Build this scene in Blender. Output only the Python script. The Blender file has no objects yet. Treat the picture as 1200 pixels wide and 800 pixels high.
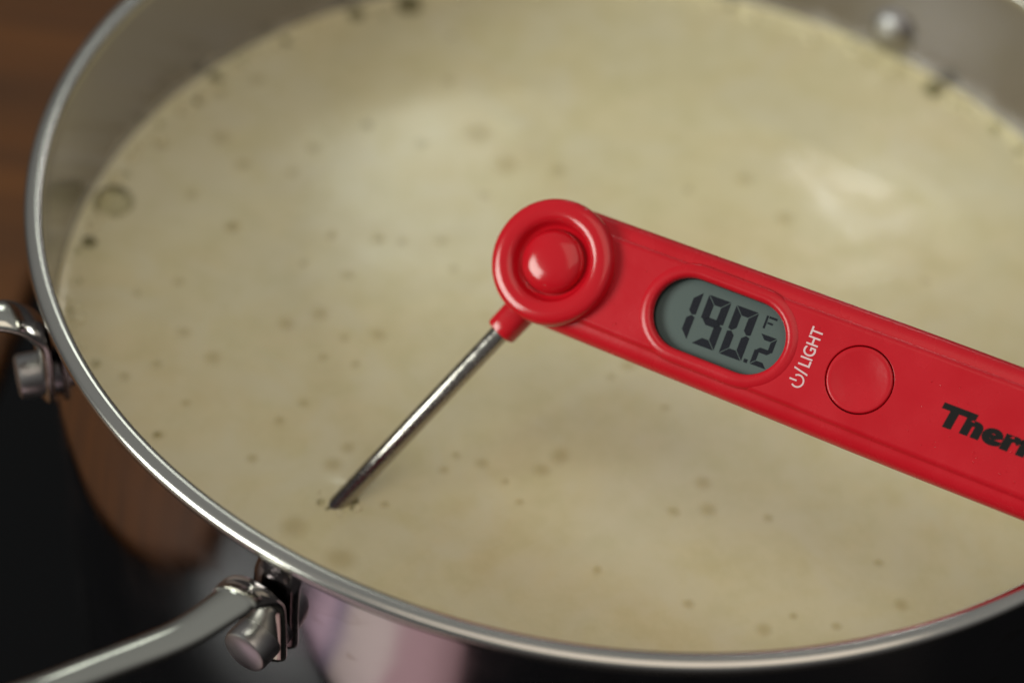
import bpy, bmesh, math, random
from mathutils import Vector, Matrix
random.seed(7)
S = bpy.context.scene
C = S.collection
PI = math.pi
R = math.radians

# ------------------------------------------------------------------ camera
cd = bpy.data.cameras.new('camera'); cam = bpy.data.objects.new('camera', cd); C.objects.link(cam)
c_r = Vector((0.99456903, 0.0730044, 0.07418083)); c_u = Vector((-0.104079, 0.69762311, 0.70886498)); c_f = Vector((0, 0.71273582, -0.70143257))
cam.matrix_world = Matrix(((c_r.x, c_u.x, -c_f.x, -0.02642894), (c_r.y, c_u.y, -c_f.y, -0.41104968), (c_r.z, c_u.z, -c_f.z, 0.34394099), (0, 0, 0, 1)))
cd.sensor_width = 36; cd.lens = 75.0; cd.clip_start = .01; cd.clip_end = 50
cd.dof.use_dof = True; cd.dof.focus_distance = 0.470; cd.dof.aperture_fstop = 5.2
S.camera = cam

# ------------------------------------------------------------------ room light, window, hood lamp, exposure
W = bpy.data.worlds.new('World'); S.world = W; W.use_nodes = True
# a dim room: pale ceiling overhead, darker walls towards the horizon
wt = W.node_tree; bg = wt.nodes['Background']; bg.inputs[1].default_value = .27
w_tc = wt.nodes.new('ShaderNodeTexCoord'); w_sx = wt.nodes.new('ShaderNodeSeparateXYZ'); wt.links.new(w_tc.outputs['Generated'], w_sx.inputs[0])
w_rp = wt.nodes.new('ShaderNodeValToRGB'); wt.links.new(w_sx.outputs[2], w_rp.inputs[0]); wt.links.new(w_rp.outputs[0], bg.inputs[0])
w_rp.color_ramp.elements[0].position = .02; w_rp.color_ramp.elements[0].color = (.19, .18, .175, 1)
w_rp.color_ramp.elements[1].position = .75; w_rp.color_ramp.elements[1].color = (.95, .97, .93, 1)
def area(name, loc, aim, sx, sy, power, col):
    l = bpy.data.lights.new(name, 'AREA'); l.shape = 'RECTANGLE'; l.size = sx; l.size_y = sy; l.energy = power; l.color = col
    o = bpy.data.objects.new(name, l); C.objects.link(o); o.location = loc
    o.rotation_euler = (Vector(aim) - Vector(loc)).to_track_quat('-Z', 'Y').to_euler()
    return o
area('window_light', (-1.52, -.70, .60), (0, 0, 0), .80, .70, 20, (.95, 1.0, .90))
area('ceiling_lamp', (.25, -.55, 1.75), (0, 0, 0), 1.7, 1.5, 7.8, (1, .87, .70))
area('hood_lamp', (.235, .86, .545), (0, 0, 0), .028, .09, .24, (1, .97, .93))
area('second_hood_lamp', (-.11, .81, .55), (0, 0, 0), .12, .20, .20, (.92, 1, .90))
S.view_settings.view_transform = 'Standard'; S.view_settings.look = 'None'; S.view_settings.exposure = .08; S.view_settings.gamma = 1
S.view_settings.use_curve_mapping = False
S.cycles.max_bounces = 10; S.cycles.use_denoising = True

# ------------------------------------------------------------------ materials
def new_mat(name):
    m = bpy.data.materials.new(name); m.use_nodes = True
    return m, m.node_tree, m.node_tree.nodes['Principled BSDF']
def nd(t, kind, **kw):
    n = t.nodes.new(kind)
    for k, v in kw.items():
        if k in n.inputs: n.inputs[k].default_value = v
        else: setattr(n, k, v)
    return n
def ramp(t, fac, stops):
    n = t.nodes.new('ShaderNodeValToRGB'); t.links.new(fac, n.inputs[0])
    e = n.color_ramp.elements
    while len(e) < len(stops): e.new(.5)
    for i, (p, c) in enumerate(stops): e[i].position = p; e[i].color = (*c, 1) if len(c) == 3 else c
    return n.outputs[0]
def coords(t, kind='Object', scale=(1, 1, 1)):
    tc = t.nodes.new('ShaderNodeTexCoord'); mp = t.nodes.new('ShaderNodeMapping'); mp.inputs['Scale'].default_value = scale
    t.links.new(tc.outputs[kind], mp.inputs[0]); return mp.outputs[0]
def bump(t, b, h, strength, dist):
    n = nd(t, 'ShaderNodeBump', Strength=strength, Distance=dist); t.links.new(h, n.inputs['Height']); t.links.new(n.outputs[0], b.inputs['Normal']); return n

def mat_plain(name, col, rough, metal=0, **kw):
    m, t, b = new_mat(name); b.inputs['Base Color'].default_value = (*col, 1); b.inputs['Roughness'].default_value = rough; b.inputs['Metallic'].default_value = metal
    for k, v in kw.items(): b.inputs[k].default_value = v
    return m

def mat_steel(name, col, rough, smear, brush, scale=28, stains=False):
    m, t, b = new_mat(name); b.inputs['Metallic'].default_value = 1; b.inputs['Base Color'].default_value = (*col, 1)
    n1 = nd(t, 'ShaderNodeTexNoise', Scale=scale, Detail=5); t.links.new(coords(t), n1.inputs['Vector'])
    r = nd(t, 'ShaderNodeMapRange'); r.inputs['From Min'].default_value = .35; r.inputs['From Max'].default_value = .75
    r.inputs['To Min'].default_value = rough; r.inputs['To Max'].default_value = rough + smear
    t.links.new(n1.outputs[0], r.inputs['Value']); t.links.new(r.outputs[0], b.inputs['Roughness'])
    if stains:   # dried splash outlines
        na = nd(t, 'ShaderNodeTexNoise', Scale=75, Detail=2); nb = nd(t, 'ShaderNodeTexNoise', Scale=22, Detail=1); co = coords(t); t.links.new(co, na.inputs['Vector']); t.links.new(co, nb.inputs['Vector'])
        line = ramp(t, na.outputs[0], [(.60, (0,) * 3), (.64, (.8,) * 3), (.66, (.5,) * 3), (.70, (.4,) * 3), (.8, (.4,) * 3)]); where = ramp(t, nb.outputs[0], [(.50, (0,) * 3), (.56, (1,) * 3)])
        mu = nd(t, 'ShaderNodeMix', data_type='RGBA', blend_type='MULTIPLY'); mu.inputs[0].default_value = 1; t.links.new(line, mu.inputs[6]); t.links.new(where, mu.inputs[7])
        cm = nd(t, 'ShaderNodeMix', data_type='RGBA'); cm.inputs[6].default_value = (*col, 1); cm.inputs[7].default_value = (.47, .43, .43, 1); t.links.new(mu.outputs[2], cm.inputs[0]); t.links.new(cm.outputs[2], b.inputs['Base Color'])
    if brush:   # fine turning lines running round the pot
        tc = t.nodes.new('ShaderNodeTexCoord'); sx = t.nodes.new('ShaderNodeSeparateXYZ'); t.links.new(tc.outputs['Object'], sx.inputs[0])
        at = t.nodes.new('ShaderNodeMath'); at.operation = 'ARCTAN2'; t.links.new(sx.outputs[1], at.inputs[0]); t.links.new(sx.outputs[0], at.inputs[1])
        ln = t.nodes.new('ShaderNodeVectorMath'); ln.operation = 'LENGTH'
        cx = t.nodes.new('ShaderNodeCombineXYZ'); t.links.new(sx.outputs[0], cx.inputs[0]); t.links.new(sx.outputs[1], cx.inputs[1]); t.links.new(cx.outputs[0], ln.inputs[0])
        v = t.nodes.new('ShaderNodeCombineXYZ'); t.links.new(at.outputs[0], v.inputs[0])
        k = nd(t, 'ShaderNodeMath', operation='MULTIPLY'); k.inputs[1].default_value = 2600; t.links.new(ln.outputs['Value'], k.inputs[0]); t.links.new(k.outputs[0], v.inputs[1])
        k2 = nd(t, 'ShaderNodeMath', operation='MULTIPLY'); k2.inputs[1].default_value = 2600; t.links.new(sx.outputs[2], k2.inputs[0]); t.links.new(k2.outputs[0], v.inputs[2])
        n2 = nd(t, 'ShaderNodeTexNoise', Scale=1.0, Detail=3); t.links.new(v.outputs[0], n2.inputs['Vector'])
        bump(t, b, n2.outputs[0], brush, .0002)
    return m

M_STEEL_OUT = mat_steel('polished_steel', (.57, .54, .58), .06, .12, 0, 45, True)
M_STEEL_IN = mat_steel('brushed_steel', (.35, .335, .38), .15, .12, .18)
def add_milk_film(m, z0):    # milk film drying on the steel just above the waterline
    t = m.node_tree; b = t.nodes['Principled BSDF']; tc = t.nodes.new('ShaderNodeTexCoord'); sx = t.nodes.new('ShaderNodeSeparateXYZ'); t.links.new(tc.outputs['Object'], sx.inputs[0])
    n = nd(t, 'ShaderNodeTexNoise', Scale=55, Detail=5, Roughness=.65); t.links.new(tc.outputs['Object'], n.inputs['Vector'])
    k = nd(t, 'ShaderNodeMath', operation='MULTIPLY_ADD'); k.inputs[1].default_value = -.016; t.links.new(n.outputs[0], k.inputs[0]); t.links.new(sx.outputs[2], k.inputs[2])
    r = nd(t, 'ShaderNodeMapRange'); r.inputs['From Min'].default_value = z0 - .0075; r.inputs['From Max'].default_value = z0 - .001; r.inputs['To Min'].default_value = .75; r.inputs['To Max'].default_value = 0; t.links.new(k.outputs[0], r.inputs['Value'])
    mx = nd(t, 'ShaderNodeMix', data_type='RGBA'); mx.inputs[6].default_value = b.inputs['Base Color'].default_value; mx.inputs[7].default_value = (.62, .59, .56, 1); t.links.new(r.outputs[0], mx.inputs[0]); t.links.new(mx.outputs[2], b.inputs['Base Color'])
    iv = nd(t, 'ShaderNodeMath', operation='SUBTRACT'); iv.inputs[0].default_value = 1; t.links.new(r.outputs[0], iv.inputs[1]); t.links.new(iv.outputs[0], b.inputs['Metallic'])
add_milk_film(M_STEEL_IN, .1065)
M_RIM = mat_steel('rim_steel', (.56, .54, .51), .17, .10, .16)
M_HANDLE = mat_steel('handle_steel', (.58, .57, .52), .05, .10, 0)
M_RIVET = mat_steel('rivet_steel', (.36, .345, .345), .30, .15, 0, 200)
M_PROBE = mat_steel('probe_steel', (.42, .39, .36), .08, .35, 0, 420)

def mat_red():
    m, t, b = new_mat('red_plastic')
    n = nd(t, 'ShaderNodeTexNoise', Scale=60, Detail=4); t.links.new(coords(t, scale=(1, 1, 1)), n.inputs['Vector'])
    t.links.new(ramp(t, n.outputs[0], [(.3, (.57, .006, .016)), (.7, (.62, .010, .022))]), b.inputs['Base Color'])
    n2 = nd(t, 'ShaderNodeTexNoise', Scale=900, Detail=2); t.links.new(coords(t), n2.inputs['Vector'])
    bump(t, b, n2.outputs[0], .06, .0003)
    b.inputs['Specular IOR Level'].default_value = .38
    n3 = nd(t, 'ShaderNodeTexNoise', Scale=120, Detail=6); t.links.new(coords(t), n3.inputs['Vector'])
    r = nd(t, 'ShaderNodeMapRange'); r.inputs['To Min'].default_value = .18; r.inputs['To Max'].default_value = .34
    t.links.new(n3.outputs[0], r.inputs['Value']); t.links.new(r.outputs[0], b.inputs['Roughness'])
    return m
M_RED = mat_red()
M_REDGLOSS = mat_plain('glossy_red_plastic', (.60, .007, .017), .15)
M_LCD = mat_plain('lcd_grey_green', (.105, .142, .135), .36)
M_SEG = mat_plain('lcd_segment', (.006, .007, .016), .5, **{'Specular IOR Level': .2})
M_WHITEINK = mat_plain('white_ink', (.80, .55, .58), .45)
M_BLACKINK = mat_plain('black_ink', (.003, .003, .003), .5, **{'Specular IOR Level': .25})
M_DARK = mat_plain('dark_gap', (.05, .003, .004), .5)

def mat_milk():
    m, t, b = new_mat('hot_milk'); co = coords(t)
    n1 = nd(t, 'ShaderNodeTexNoise', Scale=11, Detail=6, Roughness=.62, Distortion=.6); t.links.new(co, n1.inputs['Vector'])
    col = ramp(t, n1.outputs[0], [(.32, (.83, .715, .44)), (.50, (.83, .745, .465)), (.66, (.84, .78, .54))])
    n2 = nd(t, 'ShaderNodeTexNoise', Scale=90, Detail=5, Roughness=.7); t.links.new(co, n2.inputs['Vector'])
    c2 = ramp(t, n2.outputs[0], [(.36, (.90, .90, .82)), (.58, (1, 1, 1))])
    mx = nd(t, 'ShaderNodeMix', data_type='RGBA', blend_type='MULTIPLY'); mx.inputs[0].default_value = .7
    t.links.new(col, mx.inputs[6]); t.links.new(c2, mx.inputs[7]); nf = nd(t, 'ShaderNodeTexNoise', Scale=34, Detail=5, Roughness=.6, Distortion=1.2); t.links.new(co, nf.inputs['Vector'])
    film = nd(t, 'ShaderNodeMix', data_type='RGBA'); film.inputs[7].default_value = (.83, .765, .54, 1); t.links.new(mx.outputs[2], film.inputs[6])
    t.links.new(ramp(t, nf.outputs[0], [(.46, (0,) * 3), (.66, (.62,) * 3)]), film.inputs[0]); t.links.new(film.outputs[2], b.inputs['Base Color'])
    pass
    n3 = nd(t, 'ShaderNodeTexNoise', Scale=22, Detail=4); t.links.new(co, n3.inputs['Vector'])
    r = nd(t, 'ShaderNodeMapRange'); r.inputs['To Min'].default_value = .10; r.inputs['To Max'].default_value = .26
    t.links.new(n3.outputs[0], r.inputs['Value']); t.links.new(r.outputs[0], b.inputs['Roughness'])
    n4 = nd(t, 'ShaderNodeTexNoise', Scale=45, Detail=5); t.links.new(co, n4.inputs['Vector'])
    n5 = nd(t, 'ShaderNodeTexNoise', Scale=330, Detail=3, Roughness=.6); t.links.new(co, n5.inputs['Vector'])
    ad = nd(t, 'ShaderNodeMath', operation='MULTIPLY_ADD'); ad.inputs[1].default_value = .18; t.links.new(n5.outputs[0], ad.inputs[0]); t.links.new(n4.outputs[0], ad.inputs[2])
    bump(t, b, ad.outputs[0], .10, .002)
    return m
M_MILK = mat_milk()

def mat_drop():
    m, t, b = new_mat('butterfat'); b.inputs['Base Color'].default_value = (.62, .51, .22, 1); b.inputs['Roughness'].default_value = .15
    tc = t.nodes.new('ShaderNodeTexCoord'); mp = t.nodes.new('ShaderNodeMapping'); mp.inputs['Scale'].default_value = (1, 1, 0)
    t.links.new(tc.outputs['Object'], mp.inputs[0])
    ln = t.nodes.new('ShaderNodeVectorMath'); ln.operation = 'LENGTH'; t.links.new(mp.outputs[0], ln.inputs[0])
    f = ramp(t, ln.outputs['Value'], [(0, (.30,) * 3), (.35, (.23,) * 3), (.7, (.08,) * 3), (1, (0,) * 3)])
    t.links.new(f, b.inputs['Alpha'])
    return m
M_DROP = mat_drop()

def mat_bubble(tint):
    m, t, b = new_mat('bubble_film'); o = t.nodes['Material Output']
    tr = t.nodes.new('ShaderNodeBsdfTransparent'); tr.inputs[0].default_value = (*tint, 1)
    gl = t.nodes.new('ShaderNodeBsdfGlossy'); gl.inputs['Roughness'].default_value = .05
    lw = t.nodes.new('ShaderNodeLayerWeight'); lw.inputs[0].default_value = .18
    mx = t.nodes.new('ShaderNodeMixShader'); t.links.new(lw.outputs[0], mx.inputs[0]); t.links.new(tr.outputs[0], mx.inputs[1]); t.links.new(gl.outputs[0], mx.inputs[2])
    t.links.new(mx.outputs[0], o.inputs[0])
    return m
M_BUBBLE = mat_bubble((.86, .86, .80)); M_BUBBLE_DARK = mat_bubble((.60, .60, .55))  # the darker tint paints the dark wall's reflection into the film

def mat_wood():
    m, t, b = new_mat('brown_wood'); co = coords(t, scale=(1.2, 14, 14))
    n = nd(t, 'ShaderNodeTexNoise', Scale=5, Detail=6, Distortion=.5); t.links.new(co, n.inputs['Vector'])
    t.links.new(ramp(t, n.outputs[0], [(.3, (.07, .023, .002)), (.6, (.125, .040, .003)), (.75, (.15, .052, .006))]), b.inputs['Base Color'])
    b.inputs['Roughness'].default_value = .6
    bump(t, b, n.outputs[0], .15, .001)
    return m
M_WOOD = mat_wood()

def mat_glass_top():
    m, t, b = new_mat('black_glass'); b.inputs['Base Color'].default_value = (.0015, .0015, .002, 1)
    n = nd(t, 'ShaderNodeTexNoise', Scale=30, Detail=5); t.links.new(coords(t), n.inputs['Vector'])
    r = nd(t, 'ShaderNodeMapRange'); r.inputs['To Min'].default_value = .10; r.inputs['To Max'].default_value = .3
    t.links.new(n.outputs[0], r.inputs['Value']); t.links.new(r.outputs[0], b.inputs['Roughness'])
    b.inputs['Specular IOR Level'].default_value = .16
    return m
M_COOK = mat_glass_top()

def mat_reflection_cloth():
    m, t, b = new_mat('pink_reflection_cloth'); co = coords(t)
    sx = t.nodes.new('ShaderNodeSeparateXYZ'); t.links.new(co, sx.inputs[0])
    r = nd(t, 'ShaderNodeMapRange'); r.inputs['From Min'].default_value = -.085; r.inputs['From Max'].default_value = .085; t.links.new(sx.outputs[0], r.inputs['Value'])
    c = ramp(t, r.outputs[0], [(0, (.93, .68, .83)), (.58, (.93, .68, .83)), (.62, (.42, .34, .46)), (.66, (.88, .74, .70)), (.78, (.88, .72, .70)), (.82, (.66, .42, .46)), (1, (.72, .46, .50))])
    t.links.new(c, b.inputs['Base Color']); b.inputs['Roughness'].default_value = .9
    n = nd(t, 'ShaderNodeTexNoise', Scale=700, Detail=2); t.links.new(co, n.inputs['Vector']); bump(t, b, n.outputs[0], .4, .0008)
    return m
M_REFLECTION_CLOTH = mat_reflection_cloth()

# ------------------------------------------------------------------ mesh helpers
def obj(name, bm, mat, parent=None, smooth=True, angle=35, loc=None):
    bmesh.ops.recalc_face_normals(bm, faces=bm.faces)
    me = bpy.data.meshes.new(name); bm.to_mesh(me); bm.free()
    if smooth:
        for p in me.polygons: p.use_smooth = True
        me.set_sharp_from_angle(angle=R(angle))
    for mm in (mat if isinstance(mat, (list, tuple)) else [mat]): me.materials.append(mm)
    o = bpy.data.objects.new(name, me); C.objects.link(o)
    if parent: o.parent = parent
    if loc: o.location = loc
    return o
def thing(name, label, cat, loc=(0, 0, 0), group=None):
    o = bpy.data.objects.new(name, None); C.objects.link(o); o.location = loc; o.empty_display_size = .02
    o['label'] = label; o['category'] = cat
    if group: o['group'] = group
    return o
def lathe(bm, prof, n=160, closed=False):
    rings = []
    for (r, z) in prof:
        if r < 1e-6: rings.append([bm.verts.new((0, 0, z))])
        else: rings.append([bm.verts.new((r * math.cos(2 * PI * i / n), r * math.sin(2 * PI * i / n), z)) for i in range(n)])
    for a, b in zip(rings, rings[1:]):
        for i in range(n):
            j = (i + 1) % n
            if len(a) == 1 and len(b) == 1: continue
            if len(a) == 1: bm.faces.new((a[0], b[i], b[j]))
            elif len(b) == 1: bm.faces.new((a[i], a[j], b[0]))
            else: bm.faces.new((a[i], a[j], b[j], b[i]))
    return rings
def box(bm, x0, x1, y0, y1, z0, z1, bev=0, seg=3):
    r = bmesh.ops.create_cube(bm, size=1)
    for v in r['verts']: v.co = Vector((x0 + (v.co.x + .5) * (x1 - x0), y0 + (v.co.y + .5) * (y1 - y0), z0 + (v.co.z + .5) * (z1 - z0)))
    if bev:
        es = list({e for v in r['verts'] for e in v.link_edges})
        bmesh.ops.bevel(bm, geom=es, offset=bev, segments=seg, profile=.5, affect='EDGES')

# ------------------------------------------------------------------ setting: cooktop and counter
ZS = -.15
def structure(name, o, label=None):
    o['kind'] = 'structure'
    if label: o['label'] = label
    return o
bm = bmesh.new(); box(bm, -.188, .62, -.34, .42, ZS - .03, ZS, .0025)
ct = structure('cooktop', obj('cooktop', bm, M_COOK), 'black glass cooktop under the steel pot')
ct.rotation_euler.z = R(-2)
bm = bmesh.new(); box(bm, -.95, -.190, -.40, .75, ZS - .04, ZS + .002, .003)
cw = structure('countertop', obj('countertop', bm, M_WOOD), 'brown wooden countertop beyond the left of the pot')
cw.rotation_euler.z = R(-2)

# ------------------------------------------------------------------ pot
pot = thing('cooking_pot', 'large polished stainless steel pot with loop handles, filled with hot milk', 'pot', (0, 0, ZS))
def up(prof): return [(r, z - ZS) for r, z in prof]
bm = bmesh.new()
lathe(bm, up([(0, -.1500), (.130, -.1500), (.140, -.1485), (.1450, -.1430), (.1466, -.1360), (.1470, -.0400), (.1470, -.0200), (.1470, -.0070), (.1471, -.0055), (.1476, -.0044), (.1484, -.0038), (.1492, -.0034)]), 220)
obj('outer_wall', bm, M_STEEL_OUT, pot)
bm = bmesh.new()
lathe(bm, up([(.1492, -.0034), (.1497, -.0027), (.1500, -.0018), (.1499, -.0010), (.1495, -.0004), (.1488, 0), (.1474, .00012), (.1462, -.0001), (.1456, -.0005), (.14525, -.0011), (.1452, -.0019), (.1454, -.0030)]), 260)
obj('rim', bm, M_RIM, pot, angle=60)
bm = bmesh.new()
lathe(bm, up([(.1454, -.0030), (.1457, -.0055), (.1460, -.0100), (.1460, -.1340), (.1445, -.1410), (.1400, -.1450), (.1300, -.1462), (0, -.1462)]), 220)
obj('inner_wall', bm, M_STEEL_IN, pot)

def catmull(P, n):
    P = [2 * P[0] - P[1]] + P + [2 * P[-1] - P[-2]]; out = []
    for i in range(1, len(P) - 2):
        for k in range(n):
            t = k / n; a, b, c, d = P[i - 1:i + 3]
            out.append(.5 * ((2 * b) + (c - a) * t + (2 * a - 5 * b + 4 * c - d) * t * t + (3 * b - a - 3 * c + d) * t ** 3))
    out.append(P[-2]); return out
AZA, AZB = R(-119.5), R(-156.5)
def rad(az): return Vector((math.cos(az), math.sin(az), 0))
def make_handle():
    mid = (AZA + AZB) / 2; D = rad(mid); TW, TT = .0064, .0040
    half = []          # path from the lower end of the tab, up the wall, round the bend, out along the loop
    def side(az, sgn):
        o = rad(az); P = []; r0 = .1471 + TT / 2
        zt = -.0072
        P += [o * r0 + Vector((0, 0, z)) for z in (-.0350, -.0310, -.0270, -.0230)]
        rb = .0120
        for k in range(1, 6):
            a = k / 6 * PI / 2
            P.append(o * (r0 + rb * (1 - math.cos(a))) + Vector((0, 0, zt - rb + rb * math.sin(a))))
        e = o * (r0 + rb) + Vector((0, 0, zt))
        P.append(e)
        od = (o * .45 + D * .55).normalized()
        e2 = e + od * .012 + Vector((0, 0, .0010)); P.append(e2)
        e3 = e2 + D * .018 + Vector((0, 0, .0032)); P.append(e3)
        e4 = e3 + D * .020 + Vector((0, 0, .0042)); P.append(e4)
        return P
    A = side(AZA, 1); B = side(AZB, -1)
    ea, eb = A[-1], B[-1]; ch = (eb - ea); L = ch.length; c = ch.normalized()
    arc = []
    for k in range(1, 8):
        a = PI * k / 8
        arc.append((ea + eb) / 2 - c * (L / 2) * (abs(math.cos(a)) ** .75) * (1 if math.cos(a) > 0 else -1) + D * .034 * (math.sin(a) ** .75) + Vector((0, 0, .004 * math.sin(a))))
    path = catmull(A + arc + B[::-1], 6)
    n = len(path); bm = bmesh.new(); rings = []
    # crowned rounded strap section
    sec = []
    for k in range(24):
        a = 2 * PI * k / 24; cx = math.copysign(abs(math.cos(a)) ** .85, math.cos(a)); sy = math.copysign(abs(math.sin(a)) ** .95, math.sin(a))
        sec.append((cx * TW / 2, sy * TT / 2))
    tl = []
    for i in range(n): tl.append((path[min(i + 1, n - 1)] - path[max(i - 1, 0)]).normalized())
    wl = []
    for i in range(n):
        t = tl[i]; h = Vector((t.x, t.y, 0))
        if i < 40: hd = rad(AZA)
        elif i > n - 41: hd = -rad(AZB)
        else: hd = h.normalized()
        wl.append(Vector((-hd.y, hd.x, 0)))
    for it in range(25): wl = [wl[0]] + [(wl[i - 1] + wl[i] * 2 + wl[i + 1]).normalized() for i in range(1, n - 1)] + [wl[-1]]
    for i in range(n):
        t = tl[i]; w = wl[i]; w = (w - t * w.dot(t)).normalized()
        nn = w.cross(t).normalized()
        u = min(i, n - 1 - i) / 34; ws = 1.0 + .95 / (1 + math.exp((u - 1.5) / .22))
        if min(i, n - 1 - i) < 4: ws *= (.62, .84, .95, .99)[min(i, n - 1 - i)]
        rings.append([bm.verts.new(path[i] + w * (x * ws) + nn * y - Vector((0, 0, ZS))) for x, y in sec])
    for a, b in zip(rings, rings[1:]):
        for k in range(24): bm.faces.new((a[k], a[(k + 1) % 24], b[(k + 1) % 24], b[k]))
    bm.faces.new(rings[0]); bm.faces.new(rings[-1])
    hnd = obj('handle', bm, M_HANDLE, pot, angle=70)
    for az in (AZA, AZB):
        o = rad(az)
        bm = bmesh.new(); lathe(bm, [(0, 0), (.0053, 0), (.0055, .0004), (.0055, .0082), (.0052, .0090), (.0047, .0093), (0, .0091)], 40)
        rv = obj('rivet', bm, M_RIVET, hnd); rv.matrix_local = Matrix.Translation(o * .1468 + Vector((0, 0, -.0285 - ZS))) @ o.to_track_quat('Z', 'Y').to_matrix().to_4x4()
        bm = bmesh.new(); lathe(bm, [(.0072, 0), (.0071, .0008), (.0062, .0020), (.0045, .0029), (.0022, .0034), (0, .0035)], 40)
        rh = obj('rivet_head', bm, M_RIVET, hnd); rh.matrix_local = Matrix.Translation(o * .1459 + Vector((0, 0, -.0345 - ZS))) @ (-o).to_track_quat('Z', 'Y').to_matrix().to_4x4()
    return hnd
h1 = make_handle()
h2 = h1.copy(); C.objects.link(h2); h2.parent = pot; h2.rotation_euler.z = R(177)
for ch in list(h1.children):
    c2 = ch.copy(); C.objects.link(c2); c2.parent = h2

# ------------------------------------------------------------------ milk
ZM = -.0435
milk = thing('milk', 'hot creamy milk with butterfat droplets and bubbles, filling the steel pot', 'milk', (0, 0, ZM))
bm = bmesh.new()
from mathutils import noise
NR, NA = 70, 200; rings = []
for i in range(NR + 1):
    r = .1458 * (i / NR) ** .8
    dz = .0016 * math.exp(-(.1458 - r) / .0014)
    if i == 0: rings.append([bm.verts.new((0, 0, .0003 * noise.noise(Vector((3, 1, 0)))))]); continue
    ring = []
    for k in range(NA):
        a = 2 * PI * k / NA; x, y = r * math.cos(a), r * math.sin(a)
        w = .00020 * noise.noise(Vector((x * 26, y * 26, 1.3))) + .00010 * noise.noise(Vector((x * 90, y * 90, 4.3)))
        d = math.hypot(x + .0640, y + .0775); w += .0015 * math.exp(-(max(d - .0024, 0) / .0018))
        ring.append(bm.verts.new((x, y, w + dz)))
    rings.append(ring)
for a, b in zip(rings, rings[1:]):
    for k in range(NA):
        j = (k + 1) % NA
        if len(a) == 1: bm.faces.new((a[0], b[k], b[j]))
        else: bm.faces.new((a[k], a[j], b[j], b[k]))
low = [bm.verts.new((v.co.x, v.co.y, -.088)) for v in rings[-1]]
for k in range(NA): bm.faces.new((rings[-1][k], rings[-1][(k + 1) % NA], low[(k + 1) % NA], low[k]))
bm.faces.new(low)
obj('milk_surface', bm, M_MILK, milk, angle=50)
PXM = 1 / 5100.0
DROPS = [(-0.1013, -0.0345, 9.2), (-0.1102, -0.0266, 6.9), (-0.1046, 0.0152, 6.9), (-0.1149, -0.0082, 5.7), (-0.0848, -0.0196, 8.0), (-0.0768, -0.0146, 9.2), (-0.0715, 0.0011, 6.9), (-0.0608, -0.0201, 8.0), (-0.0694, -0.0223, 5.7), (-0.0815, -0.0536, 5.2), (-0.0861, -0.0669, 5.7), (-0.1051, -0.0511, 5.2), (-0.1148, -0.0388, 5.2), (-0.0636, -0.0602, 6.9), (-0.0665, -0.0662, 8.0), (-0.073, -0.0867, 11.5), (-0.0609, -0.0949, 12.6), (-0.0484, 0.0187, 6.9), (-0.0588, 0.0164, 5.7), (-0.0655, 0.0164, 5.7), (-0.1218, -0.0442, 5.7), (-0.1096, -0.0626, 5.2), (-0.0764, -0.047, 4.6), (-0.0372, -0.0589, 4.6), (-0.0397, -0.0641, 4.6), (-0.0526, -0.077, 4.6), (-0.0937, -0.0427, 3.4), (-0.1247, -0.014, 4.6), (-0.078, 0.0154, 5.2), (-0.0441, 0.0079, 5.2), (-0.0654, -0.0315, 4.6), (-0.0738, -0.0301, 4.6), (-0.0837, 0.0037, 4.6), (-0.0117, -0.0556, 8.8), (-0.016, -0.0608, 8.8), (-0.0307, -0.0605, 6.6), (-0.0245, -0.0658, 4.4), (-0.0206, -0.0718, 4.4), (-0.0184, -0.0792, 3.9), (0.0236, -0.0595, 7.7), (0.0166, -0.0697, 6.1), (0.0251, -0.068, 7.2), (0.0396, -0.0687, 5.0), (0.0659, -0.0792, 4.4), (0.0725, -0.0775, 3.9), (0.0682, -0.0835, 3.9), (0.0706, -0.0913, 7.2), (0.0451, -0.0979, 4.4), (0.0381, -0.1028, 7.7), (0.0551, -0.0996, 4.4), (0.0206, -0.0976, 5.5), (0.0128, -0.0993, 3.3), (-0.001, -0.0903, 4.4), (-0.0003, -0.0266, 4.4), (0.0038, -0.0218, 7.7), (0.0138, -0.0354, 4.4), (-0.0234, -0.033, 3.9), (-0.1297, 0.0458, 6.7), (-0.1085, 0.0795, 9.4), (-0.1141, 0.0519, 9.0), (-0.106, 0.0412, 8.2), (-0.0877, 0.0513, 8.2), (-0.0919, 0.0401, 6.7), (-0.1048, 0.0151, 6.7), (-0.0776, 0.0161, 4.5), (-0.065, 0.0168, 5.2), (-0.0742, 0.0636, 6.7), (-0.1176, 0.0263, 5.2), (-0.0975, 0.0104, 3.0), (-0.1231, 0.0665, 5.6), (-0.1175, 0.0719, 7.5), (-0.0531, 0.0878, 8.3), (-0.0423, 0.0657, 13.3), (-0.0336, 0.0528, 12.5), (-0.0185, 0.0529, 7.5), (-0.0579, 0.0583, 6.7), (-0.0739, 0.0646, 5.8), (-0.0653, 0.1034, 4.2), (-0.0541, 0.1099, 5.0), (0.0346, 0.0576, 7.5), (0.0184, 0.0503, 5.8), (-0.038, 0.0389, 5.8), (0.0458, 0.0427, 8.2), (0.0404, 0.0411, 3.7), (0.0839, 0.0228, 4.5)]
bm = bmesh.new(); lathe(bm, [(0, .085), (.3, .08), (.6, .06), (.85, .03), (1, 0)], 20); first = None
def surf(x, y): return .00020 * noise.noise(Vector((x * 26, y * 26, 1.3))) + .00010 * noise.noise(Vector((x * 90, y * 90, 4.3)))
dmesh = obj('fat_droplet', bm, M_DROP, milk)
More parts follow.
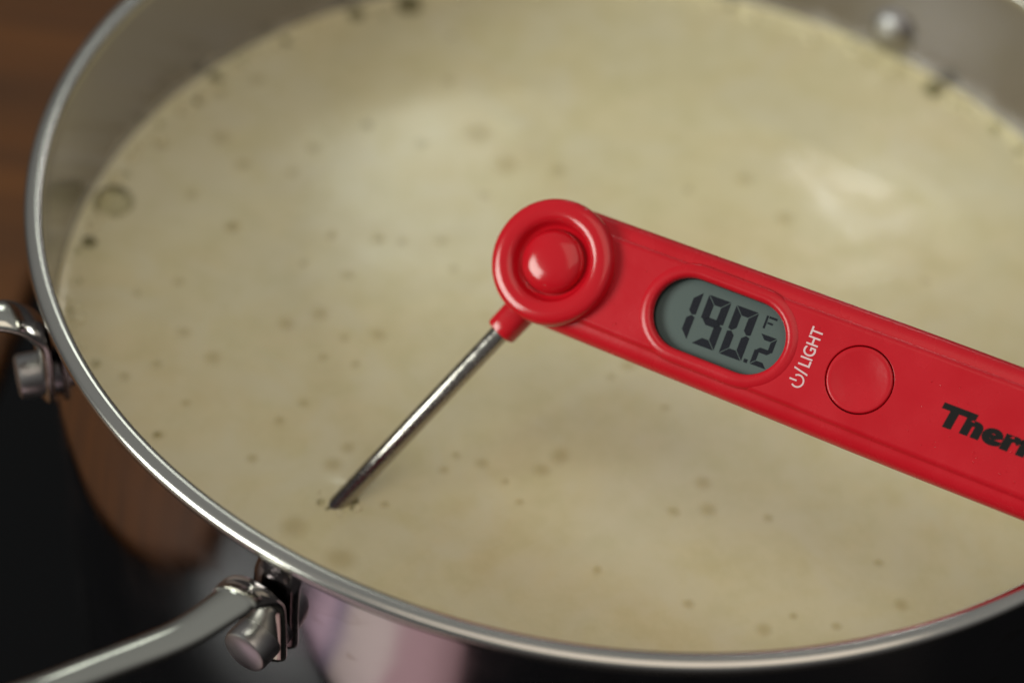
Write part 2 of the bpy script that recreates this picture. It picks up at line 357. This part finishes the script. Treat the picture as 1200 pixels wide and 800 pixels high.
for i, (x, y, r) in enumerate([d for d in DROPS if d[2] > 4.2]):
    o = dmesh if i == 0 else dmesh.copy()
    if i: C.objects.link(o)
    o.location = (x, y, surf(x, y) + .00006); s = r * PXM * 1.9; o.scale = (s * random.uniform(.9, 1.2), s * random.uniform(.9, 1.2), s * .3); o.rotation_euler.z = random.uniform(0, 3)
BUBS = [(-0.1215, 0.0788, 9.0), (-0.1378, 0.0197, 22.5), (-0.1408, 0.003, 8.2), (-0.124, 0.0663, 5.2), (-0.1107, 0.0931, 5.2), (-0.1143, 0.0917, 4.5), (-0.1025, 0.0985, 6.0), (-0.1054, 0.0956, 3.7), (-0.1174, 0.088, 3.7), (0.0952, 0.1126, 13.2), (0.031, 0.1429, 6.6), (0.0699, 0.1309, 6.0), (0.0486, 0.1393, 4.8), (-0.0676, -0.0789, 5.0), (-0.065, -0.0787, 4.9), (-0.0603, -0.0774, 6.4), (-0.0631, -0.0767, 3.0), (-0.1296, -0.041, 4.6), (-0.1407, -0.023, 3.4), (-0.1102, -0.0627, 3.4), (-0.0684, 0.1229, 16.7), (-0.0866, 0.1196, 10.8)]
bm = bmesh.new(); lathe(bm, [(0, .80), (.25, .775), (.5, .69), (.72, .54), (.88, .34), (.97, .13), (1, 0)], 24)
bub = obj('bubble', bm, M_BUBBLE, milk)
BUBS[15:15] = [(-.0658, -.0806, 3.4), (-.0622, -.0810, 2.6), (-.0604, -.0797, 3.2)]
for k in range(60):      # froth clinging to the wall
    a = R(random.choice([random.uniform(20, 60), random.uniform(100, 150), random.uniform(150, 215)])); r = .1445 - abs(random.gauss(0, .0022))
    BUBS.append((r * math.cos(a), r * math.sin(a), random.uniform(1.5, 5)))
for i, (x, y, r) in enumerate(BUBS):
    o = bub if i == 0 else bub.copy()
    if i: C.objects.link(o)
    s = r / 4100
    rr = math.hypot(x, y)
    if rr + s > .1455: x *= (.1455 - s) / rr; y *= (.1455 - s) / rr
    o.location = (x, y, surf(x, y) + .0002); o.scale = (s, s, s)
    o.material_slots[0].link = 'OBJECT'; o.material_slots[0].material = M_BUBBLE
    if i in (0, 2, 3, 4, 5, 6, 7, 8, 9, 10, 11, 14, 15, 16, 17, 18, 23, 24):
        o.material_slots[0].material = M_BUBBLE_DARK

# milk froth clinging to the far wall
bm = bmesh.new(); lathe(bm, [(0, .62), (.35, .57), (.68, .42), (.9, .2), (1, 0)], 14)
fro = obj('foam_bead', bm, M_MILK, milk)
for i in range(260):
    o = fro if i == 0 else fro.copy()
    if i: C.objects.link(o)
    a = R(random.uniform(15, 215)); s = random.choice((.0005, .0008, .0011, .0016, .0021)) * random.uniform(.8, 1.2); r = .1452 - s - abs(random.gauss(0, .0020))
    o.location = (r * math.cos(a), r * math.sin(a), .0001 + .0010 * math.exp(-(.1458 - r) / .0014)); o.scale = (s, s, s)

for i in range(16):      # a little foam gathered round the probe
    o = fro.copy(); C.objects.link(o); a = random.uniform(0, 2 * PI); s = random.uniform(.0004, .0013); r = .0024 + s * .6 + abs(random.gauss(0, .0012))
    o.location = (-.0640 + r * 1.25 * math.cos(a), -.0775 + r * math.sin(a), .0006 * math.exp(-r / .004)); o.scale = (s, s, s)

# ------------------------------------------------------------------ thermometer
th = thing('thermometer', 'red folding digital thermometer reading 190.2 F, its probe standing in the milk', 'thermometer')
tX = Vector((0.90758683, -0.41459205, 0.06632931)); tY = Vector((0.2591625, 0.67746723, 0.6883843)); tZ = Vector((-0.33033459, -0.60757846, 0.72230705)); tH = Vector((-0.01852311, -0.04686463, 0.01224591))
q = R(-.8); X2 = tX * math.cos(q) + tY * math.sin(q); Y2 = tY * math.cos(q) - tX * math.sin(q)
th.matrix_world = Matrix(((X2.x, Y2.x, tZ.x, tH.x), (X2.y, Y2.y, tZ.y, tH.y), (X2.z, Y2.z, tZ.z, tH.z), (0, 0, 0, 1)))
mm = .001
def outline(inset, n=28):
    P = []; r0 = 14.6 - inset; r1 = 15.4 - inset; L = 148.0; x1 = L - 13
    # head end half circle
    for k in range(n + 1):
        a = PI / 2 + PI * k / n; P.append((r0 * math.cos(a), r0 * math.sin(a)))
    for k in range(1, 12): u = k / 12; P.append((u * x1, -(r0 + (r1 - r0) * min(1, u * 1.6))))
    for k in range(n + 1):
        a = -PI / 2 + PI * k / n; ca, sa = math.cos(a), math.sin(a)
        P.append((x1 + (13 - inset) * abs(ca) ** .8, r1 * math.copysign(abs(sa) ** .8, sa)))
    for k in range(11, 0, -1): u = k / 12; P.append((u * x1, r0 + (r1 - r0) * min(1, u * 1.6)))
    return P
def stadium(cx, cy, L, Wd, n=20):
    r = Wd / 2; s = L / 2 - r; P = []
    for k in range(n + 1): a = -PI / 2 + PI * k / n; P.append((cx + s + r * math.cos(a), cy + r * math.sin(a)))
    for k in range(n + 1): a = PI / 2 + PI * k / n; P.append((cx - s + r * math.cos(a), cy + r * math.sin(a)))
    return P
def circle(cx, cy, r, n=48): return [(cx + r * math.cos(2 * PI * k / n), cy + r * math.sin(2 * PI * k / n)) for k in range(n)]
def ring(bm, P, z): return [bm.verts.new((x * mm, y * mm, z * mm)) for x, y in P]
def bridge(bm, a, b):
    n = len(a)
    for k in range(n): bm.faces.new((a[k], a[(k + 1) % n], b[(k + 1) % n], b[k]))
LC = (41.6, .05); LL, LW = 31.6, 16.6
BC = (75.75, 0.0); BR = 7.35
bm = bmesh.new()
lay = [(3.0, -12.2), (1.4, -11.8), (.5, -10.8), (.15, -9), (0, -5.2), (.08, -3.9), (.45, -2.7), (1.1, -1.9), (2.0, -1.4), (3.1, -1.05), (3.6, -.98), (3.9, -.88), (4.3, -.42), (4.7, -.10), (5.2, 0)]
prev = None
for ins, z in lay:
    rg = ring(bm, outline(ins), z)
    if prev: bridge(bm, prev, rg)
    else: bm.faces.new(rg)
    prev = rg
top = prev
def loop_edges(rg): return [bm.edges.get((rg[k], rg[(k + 1) % len(rg)])) or bm.edges.new((rg[k], rg[(k + 1) % len(rg)])) for k in range(len(rg))]
# display bezel: a raised lip round a recess
bz = [ring(bm, stadium(*LC, LL + 1.0, LW + 1.0), z) for z in (0, -3.6)]
bridge(bm, bz[0], bz[1])
bh = [ring(bm, circle(*BC, BR + g), z) for g, z in ((.45, 0), (.32, -.06), (.26, -.25), (.25, -2.0))]
for a, b in zip(bh, bh[1:]): bridge(bm, a, b)
bmesh.ops.triangle_fill(bm, use_beauty=True, edges=loop_edges(top) + loop_edges(bz[0]) + loop_edges(bh[0]), normal=(0, 0, 1))
flat = [all(abs(v.co.z) < 1e-7 for v in f.verts) for f in bm.faces]
bo = obj('body', bm, M_RED, th, angle=28)
for p, fl in zip(bo.data.polygons, flat):
    if fl: p.use_smooth = False
bm = bmesh.new()
bz = [ring(bm, stadium(*LC, LL + 2 * g, LW + 2 * g), z) for g, z in ((3.4, -1.3), (3.35, -.5), (3.1, -.1), (2.7, .14), (2.0, .40), (1.35, .50), (.75, .40), (.25, .05), (.02, -.6), (0, -1.1))]
for a, b in zip(bz, bz[1:]): bridge(bm, a, b)
obj('display_bezel', bm, M_RED, th, angle=60)
bm = bmesh.new(); gz = [ring(bm, stadium(*LC, LL + 2 * g, LW + 2 * g), z) for g, z in ((.25, -1.1), (-.02, -1.1), (-.05, -3.3), (.4, -3.3))]
for a, b in zip(gz, gz[1:]): bridge(bm, a, b)
obj('display_shade_wall', bm, M_BLACKINK, th, angle=40)  # black wall stands in for the shade inside the display recess
# hinge disc and its domed cap
bm = bmesh.new()
lathe(bm, [(.0140, -.0035), (.0147, -.0025), (.0148, .0008), (.0146, .0022), (.0142, .0028), (.0134, .0032), (.0120, .0034), (.0106, .0033), (.0097, .0030), (.0091, .0022), (.0088, .0012), (.0083, .0008), (.0078, .0006), (.0076, -.0002), (0, -.0002)], 96)
disc = obj('hinge_disc', bm, M_REDGLOSS, th, angle=50)
bm = bmesh.new()
lathe(bm, [(.0072, -.0001), (.0074, .0006), (.0074, .0016), (.0071, .0024), (.0063, .0031), (.0048, .0037), (.0027, .0040), (0, .0041)], 72)
obj('hinge_cap', bm, M_REDGLOSS, disc, angle=60)
# probe with collar, lying in the plane of the body
tip = Vector((-31.2, -70.9, 0)); tip.rotate(Matrix.Rotation(-q, 3, 'Z')); pd = tip.normalized()
pm = Matrix.Translation(Vector((0, 0, -.006))) @ pd.to_track_quat('Z', 'X').to_matrix().to_4x4()
bm = bmesh.new(); lathe(bm, [(0, .012), (.0023, .012), (.0023, .100), (.0018, .1015), (.0010, .106), (.0009, .118), (0, .1195)], 28)
prb = obj('probe', bm, M_PROBE, th); prb.matrix_local = pm
bm = bmesh.new()
n = 32; sec = []
for k in range(n):
    a = 2 * PI * k / n; sec.append((math.copysign(abs(math.cos(a)) ** .75, math.cos(a)) * .0037, math.copysign(abs(math.sin(a)) ** .75, math.sin(a)) * .0037))
pr = None
for z, s in ((.008, 1.05), (.019, 1.0), (.0206, .99), (.0211, .95), (.0213, .88)):
    rg = [bm.verts.new((x * s, y * s, z)) for x, y in sec]
    if pr: bridge(bm, pr, rg)
    else: bm.faces.new(rg)
    pr = rg
bm.faces.new(pr)
col = obj('collar', bm, M_REDGLOSS, prb)
# display
bm = bmesh.new(); a = ring(bm, stadium(*LC, LL - .02, LW - .02), -3.4); b = ring(bm, stadium(*LC, LL - .02, LW - .02), -3.0); bridge(bm, a, b); bm.faces.new(a); bm.faces.new(b)
lcd = obj('display', bm, M_LCD, th, angle=30)
def poly_obj(name, polys, z0, z1, mat, parent):
    bm = bmesh.new()
    for P in polys:
        a = ring(bm, P, z0); b = ring(bm, P, z1); bridge(bm, a, b); bm.faces.new(a); bm.faces.new(b)
    return obj(name, bm, mat, parent, smooth=False)
def seg_poly(s, x0, x1, y0, y1, t):
    ym = (y0 + y1) / 2; g = .13
    H = lambda y, a, b, d: [(a + g, y), (b - g, y), (b - g - t, y - d * t), (a + g + t, y - d * t)]
    if s == 'a': return H(y1, x0, x1, 1)
    if s == 'd': return H(y0, x0, x1, -1)
    if s == 'g': return [(x0 + g + t * .25, ym), (x0 + g + t * .8, ym + t / 2), (x1 - g - t * .8, ym + t / 2), (x1 - g - t * .25, ym), (x1 - g - t * .8, ym - t / 2), (x0 + g + t * .8, ym - t / 2)]
    lo = s in 'ec'; lf = s in 'fe'
    xa = x0 if lf else x1; d = 1 if lf else -1
    if lo: return [(xa, y0 + g), (xa, ym - g - t * .1), (xa + d * t * .5, ym - g * .4), (xa + d * t, ym - g - t * .4), (xa + d * t, y0 + g + t)]
    return [(xa, y1 - g), (xa, ym + g + t * .1), (xa + d * t * .5, ym + g * .4), (xa + d * t, ym + g + t * .4), (xa + d * t, y1 - g - t)]
SEG = {'1': 'bc', '9': 'abcdfg', '0': 'abcdef', '2': 'abged'}
def rot(P):    # positions were measured on the unrotated axis
    return [(x * math.cos(-q) - y * math.sin(-q), x * math.sin(-q) + y * math.cos(-q)) for x, y in P]
ZL = (-3.02, -2.96)
for chx, x0, x1, y0, y1, t in (('1', 29.6, 35.05, -5.9, 5.5, 1.85), ('9', 36.4, 41.9, -6.15, 5.45, 1.85), ('0', 43.2, 48.7, -6.2, 5.35, 1.85), ('2', 50.7, 54.75, -6.0, 1.25, 1.15)):
    for s in SEG[chx]: poly_obj('segment', [rot(seg_poly(s, x0, x1, y0, y1, t))], *ZL, M_SEG, lcd)
poly_obj('segment', [rot([(49.2, -6.15), (50.1, -6.15), (50.1, -5.3), (49.2, -5.3)])], *ZL, M_SEG, lcd)
poly_obj('unit_letter', [rot([(50.6, 2.5), (51.1, 2.5), (51.1, 5.5), (50.6, 5.5)]), rot([(51.25, 5.0), (53.2, 5.0), (53.2, 5.5), (51.25, 5.5)]), rot([(51.25, 3.7), (52.6, 3.7), (52.6, 4.15), (51.25, 4.15)])], *ZL, M_SEG, lcd)
# clear lens over the display, a little below the bezel
ml, t, b = new_mat('clear_lens'); tr = t.nodes.new('ShaderNodeBsdfTransparent'); gl = t.nodes.new('ShaderNodeBsdfGlossy'); gl.inputs['Roughness'].default_value = .06
fr = t.nodes.new('ShaderNodeFresnel'); fr.inputs[0].default_value = 1.3; mx = t.nodes.new('ShaderNodeMixShader')
t.links.new(fr.outputs[0], mx.inputs[0]); t.links.new(tr.outputs[0], mx.inputs[1]); t.links.new(gl.outputs[0], mx.inputs[2]); t.links.new(mx.outputs[0], t.nodes['Material Output'].inputs[0])
bm = bmesh.new(); bm.faces.new(ring(bm, stadium(*LC, LL - .04, LW - .04), -1.3))
obj('display_lens', bm, ml, th, smooth=False)
# power button
bm = bmesh.new()
lathe(bm, [(BR * mm, -.0018), (BR * mm, -.0002), ((BR - .12) * mm, .00003), ((BR - .4) * mm, .00012), ((BR - 1.2) * mm, .00005), (.0045, -.00022), (.0022, -.00036), (0, -.0004)], 72)
obj('power_button', bm, M_RED, th, angle=50, loc=(BC[0] * mm, BC[1] * mm, 0))
# printing on the face
def text_obj(name, body, size, mat, parent, loc, rz, shear=0, offset=0, sx=1, spacing=1):
    cu = bpy.data.curves.new(name, 'FONT'); cu.body = body; cu.size = size; cu.shear = shear; cu.offset = offset; cu.space_character = spacing; cu.extrude = .00001; cu.resolution_u = 6
    tmp = bpy.data.objects.new(name + '_tmp', cu); C.objects.link(tmp)
    dg = bpy.context.evaluated_depsgraph_get(); me = bpy.data.meshes.new_from_object(tmp.evaluated_get(dg)); bpy.data.objects.remove(tmp)
    me.materials.clear(); me.materials.append(mat); me.name = name
    o = bpy.data.objects.new(name, me); C.objects.link(o); o.parent = parent; o.location = loc; o.rotation_euler.z = rz; o.scale = (sx, 1, 1)
    return o
PZ = .00003
# button legend: power symbol, slash, LIGHT
def arc_poly(cx, cy, r, t, a0, a1, n=24):
    o = [(cx + (r + t / 2) * math.cos(a0 + (a1 - a0) * k / n), cy + (r + t / 2) * math.sin(a0 + (a1 - a0) * k / n)) for k in range(n + 1)]
    i = [(cx + (r - t / 2) * math.cos(a0 + (a1 - a0) * k / n), cy + (r - t / 2) * math.sin(a0 + (a1 - a0) * k / n)) for k in range(n, -1, -1)]
    return o + i
LX = 63.2
sy_ = -5.1
poly_obj('power_symbol', [arc_poly(LX - .1, sy_, 1.35, .38, R(180 + 48), R(180 + 312)), [(LX - 2.0, sy_ - .19), (LX - 2.0, sy_ + .19), (LX - .3, sy_ + .19), (LX - .3, sy_ - .19)]], .02, .05, M_WHITEINK, th)
poly_obj('slash', [[(LX - 1.9, -2.65), (LX - 1.9, -2.25), (LX + 1.5, -3.0), (LX + 1.5, -3.4)]], .02, .05, M_WHITEINK, th)
text_obj('light_lettering', 'LIGHT', .0039, M_WHITEINK, th, ((LX + 1.25) * mm, -1.75 * mm, PZ), PI / 2, offset=.00005, sx=.84)
text_obj('brand_lettering', 'ThermoPro', .0063, M_BLACKINK, th, (.0946, -.0026, PZ), 0, offset=.00042, shear=.10, sx=1.34, spacing=1.08)

# fine condensation beads on the face
bm = bmesh.new(); lathe(bm, [(0, .5), (.4, .44), (.75, .28), (1, 0)], 10)
bead = obj('water_bead', bm, M_REDGLOSS, th)
for i in range(46):
    o = bead if i == 0 else bead.copy()
    if i: C.objects.link(o)
    x = random.uniform(17, 118) if i % 3 else random.uniform(88, 116); y = random.uniform(-8.5, 8.5) if i % 2 else random.uniform(-9, -5)
    if 22 < x < 61: y = random.choice((-1, 1)) * random.uniform(13.0, 13.2); zz = -1.75
    else: zz = 0
    if math.hypot(x - BC[0], y - BC[1]) < 9: x += 19
    sz = random.uniform(.10, .26) * mm; o.location = (x * mm, y * mm, zz * mm); o.scale = (sz, sz, sz)

# ------------------------------------------------------------------ unseen pink cloth added so the pot wall mirrors a shirt's colours
bm = bmesh.new(); NXT, NYT = 36, 44; g0 = []
for j in range(NYT + 1):
    row = []
    for i in range(NXT + 1):
        x = (i / NXT - .5) * .17; y = (j / NYT - .5) * .20
        z = .008 + .0022 * noise.noise(Vector((x * 30, y * 18, 2))) + .0012 * noise.noise(Vector((x * 90, y * 60, 5)))
        e = min(i, NXT - i) / NXT; z *= min(1, .35 + e * 9); e = min(j, NYT - j) / NYT; z *= min(1, .35 + e * 9)
        row.append(bm.verts.new((x + .002 * noise.noise(Vector((y * 25, 1, x * 5))), y + .002 * noise.noise(Vector((x * 25, 7, 0))), z)))
    g0.append(row)
lo = [[bm.verts.new((v.co.x, v.co.y, .0004)) for v in row] for row in g0]
for j in range(NYT):
    for i in range(NXT):
        bm.faces.new((g0[j][i], g0[j][i + 1], g0[j + 1][i + 1], g0[j + 1][i])); bm.faces.new((lo[j][i], lo[j + 1][i], lo[j + 1][i + 1], lo[j][i + 1]))
for i in range(NXT):
    bm.faces.new((g0[0][i], lo[0][i], lo[0][i + 1], g0[0][i + 1])); bm.faces.new((g0[-1][i], g0[-1][i + 1], lo[-1][i + 1], lo[-1][i]))
for j in range(NYT):
    bm.faces.new((g0[j][0], g0[j + 1][0], lo[j + 1][0], lo[j][0])); bm.faces.new((g0[j][-1], lo[j][-1], lo[j + 1][-1], g0[j + 1][-1]))
tw = obj('reflection_cloth', bm, M_REFLECTION_CLOTH, None, angle=80); tw.location = (-.158, -.282, ZS + .0005); tw.rotation_euler.z = R(-4)
tw['label'] = 'added pink cloth with a cream stripe, standing in for a shirt mirrored in the pot wall'; tw['category'] = 'towel'
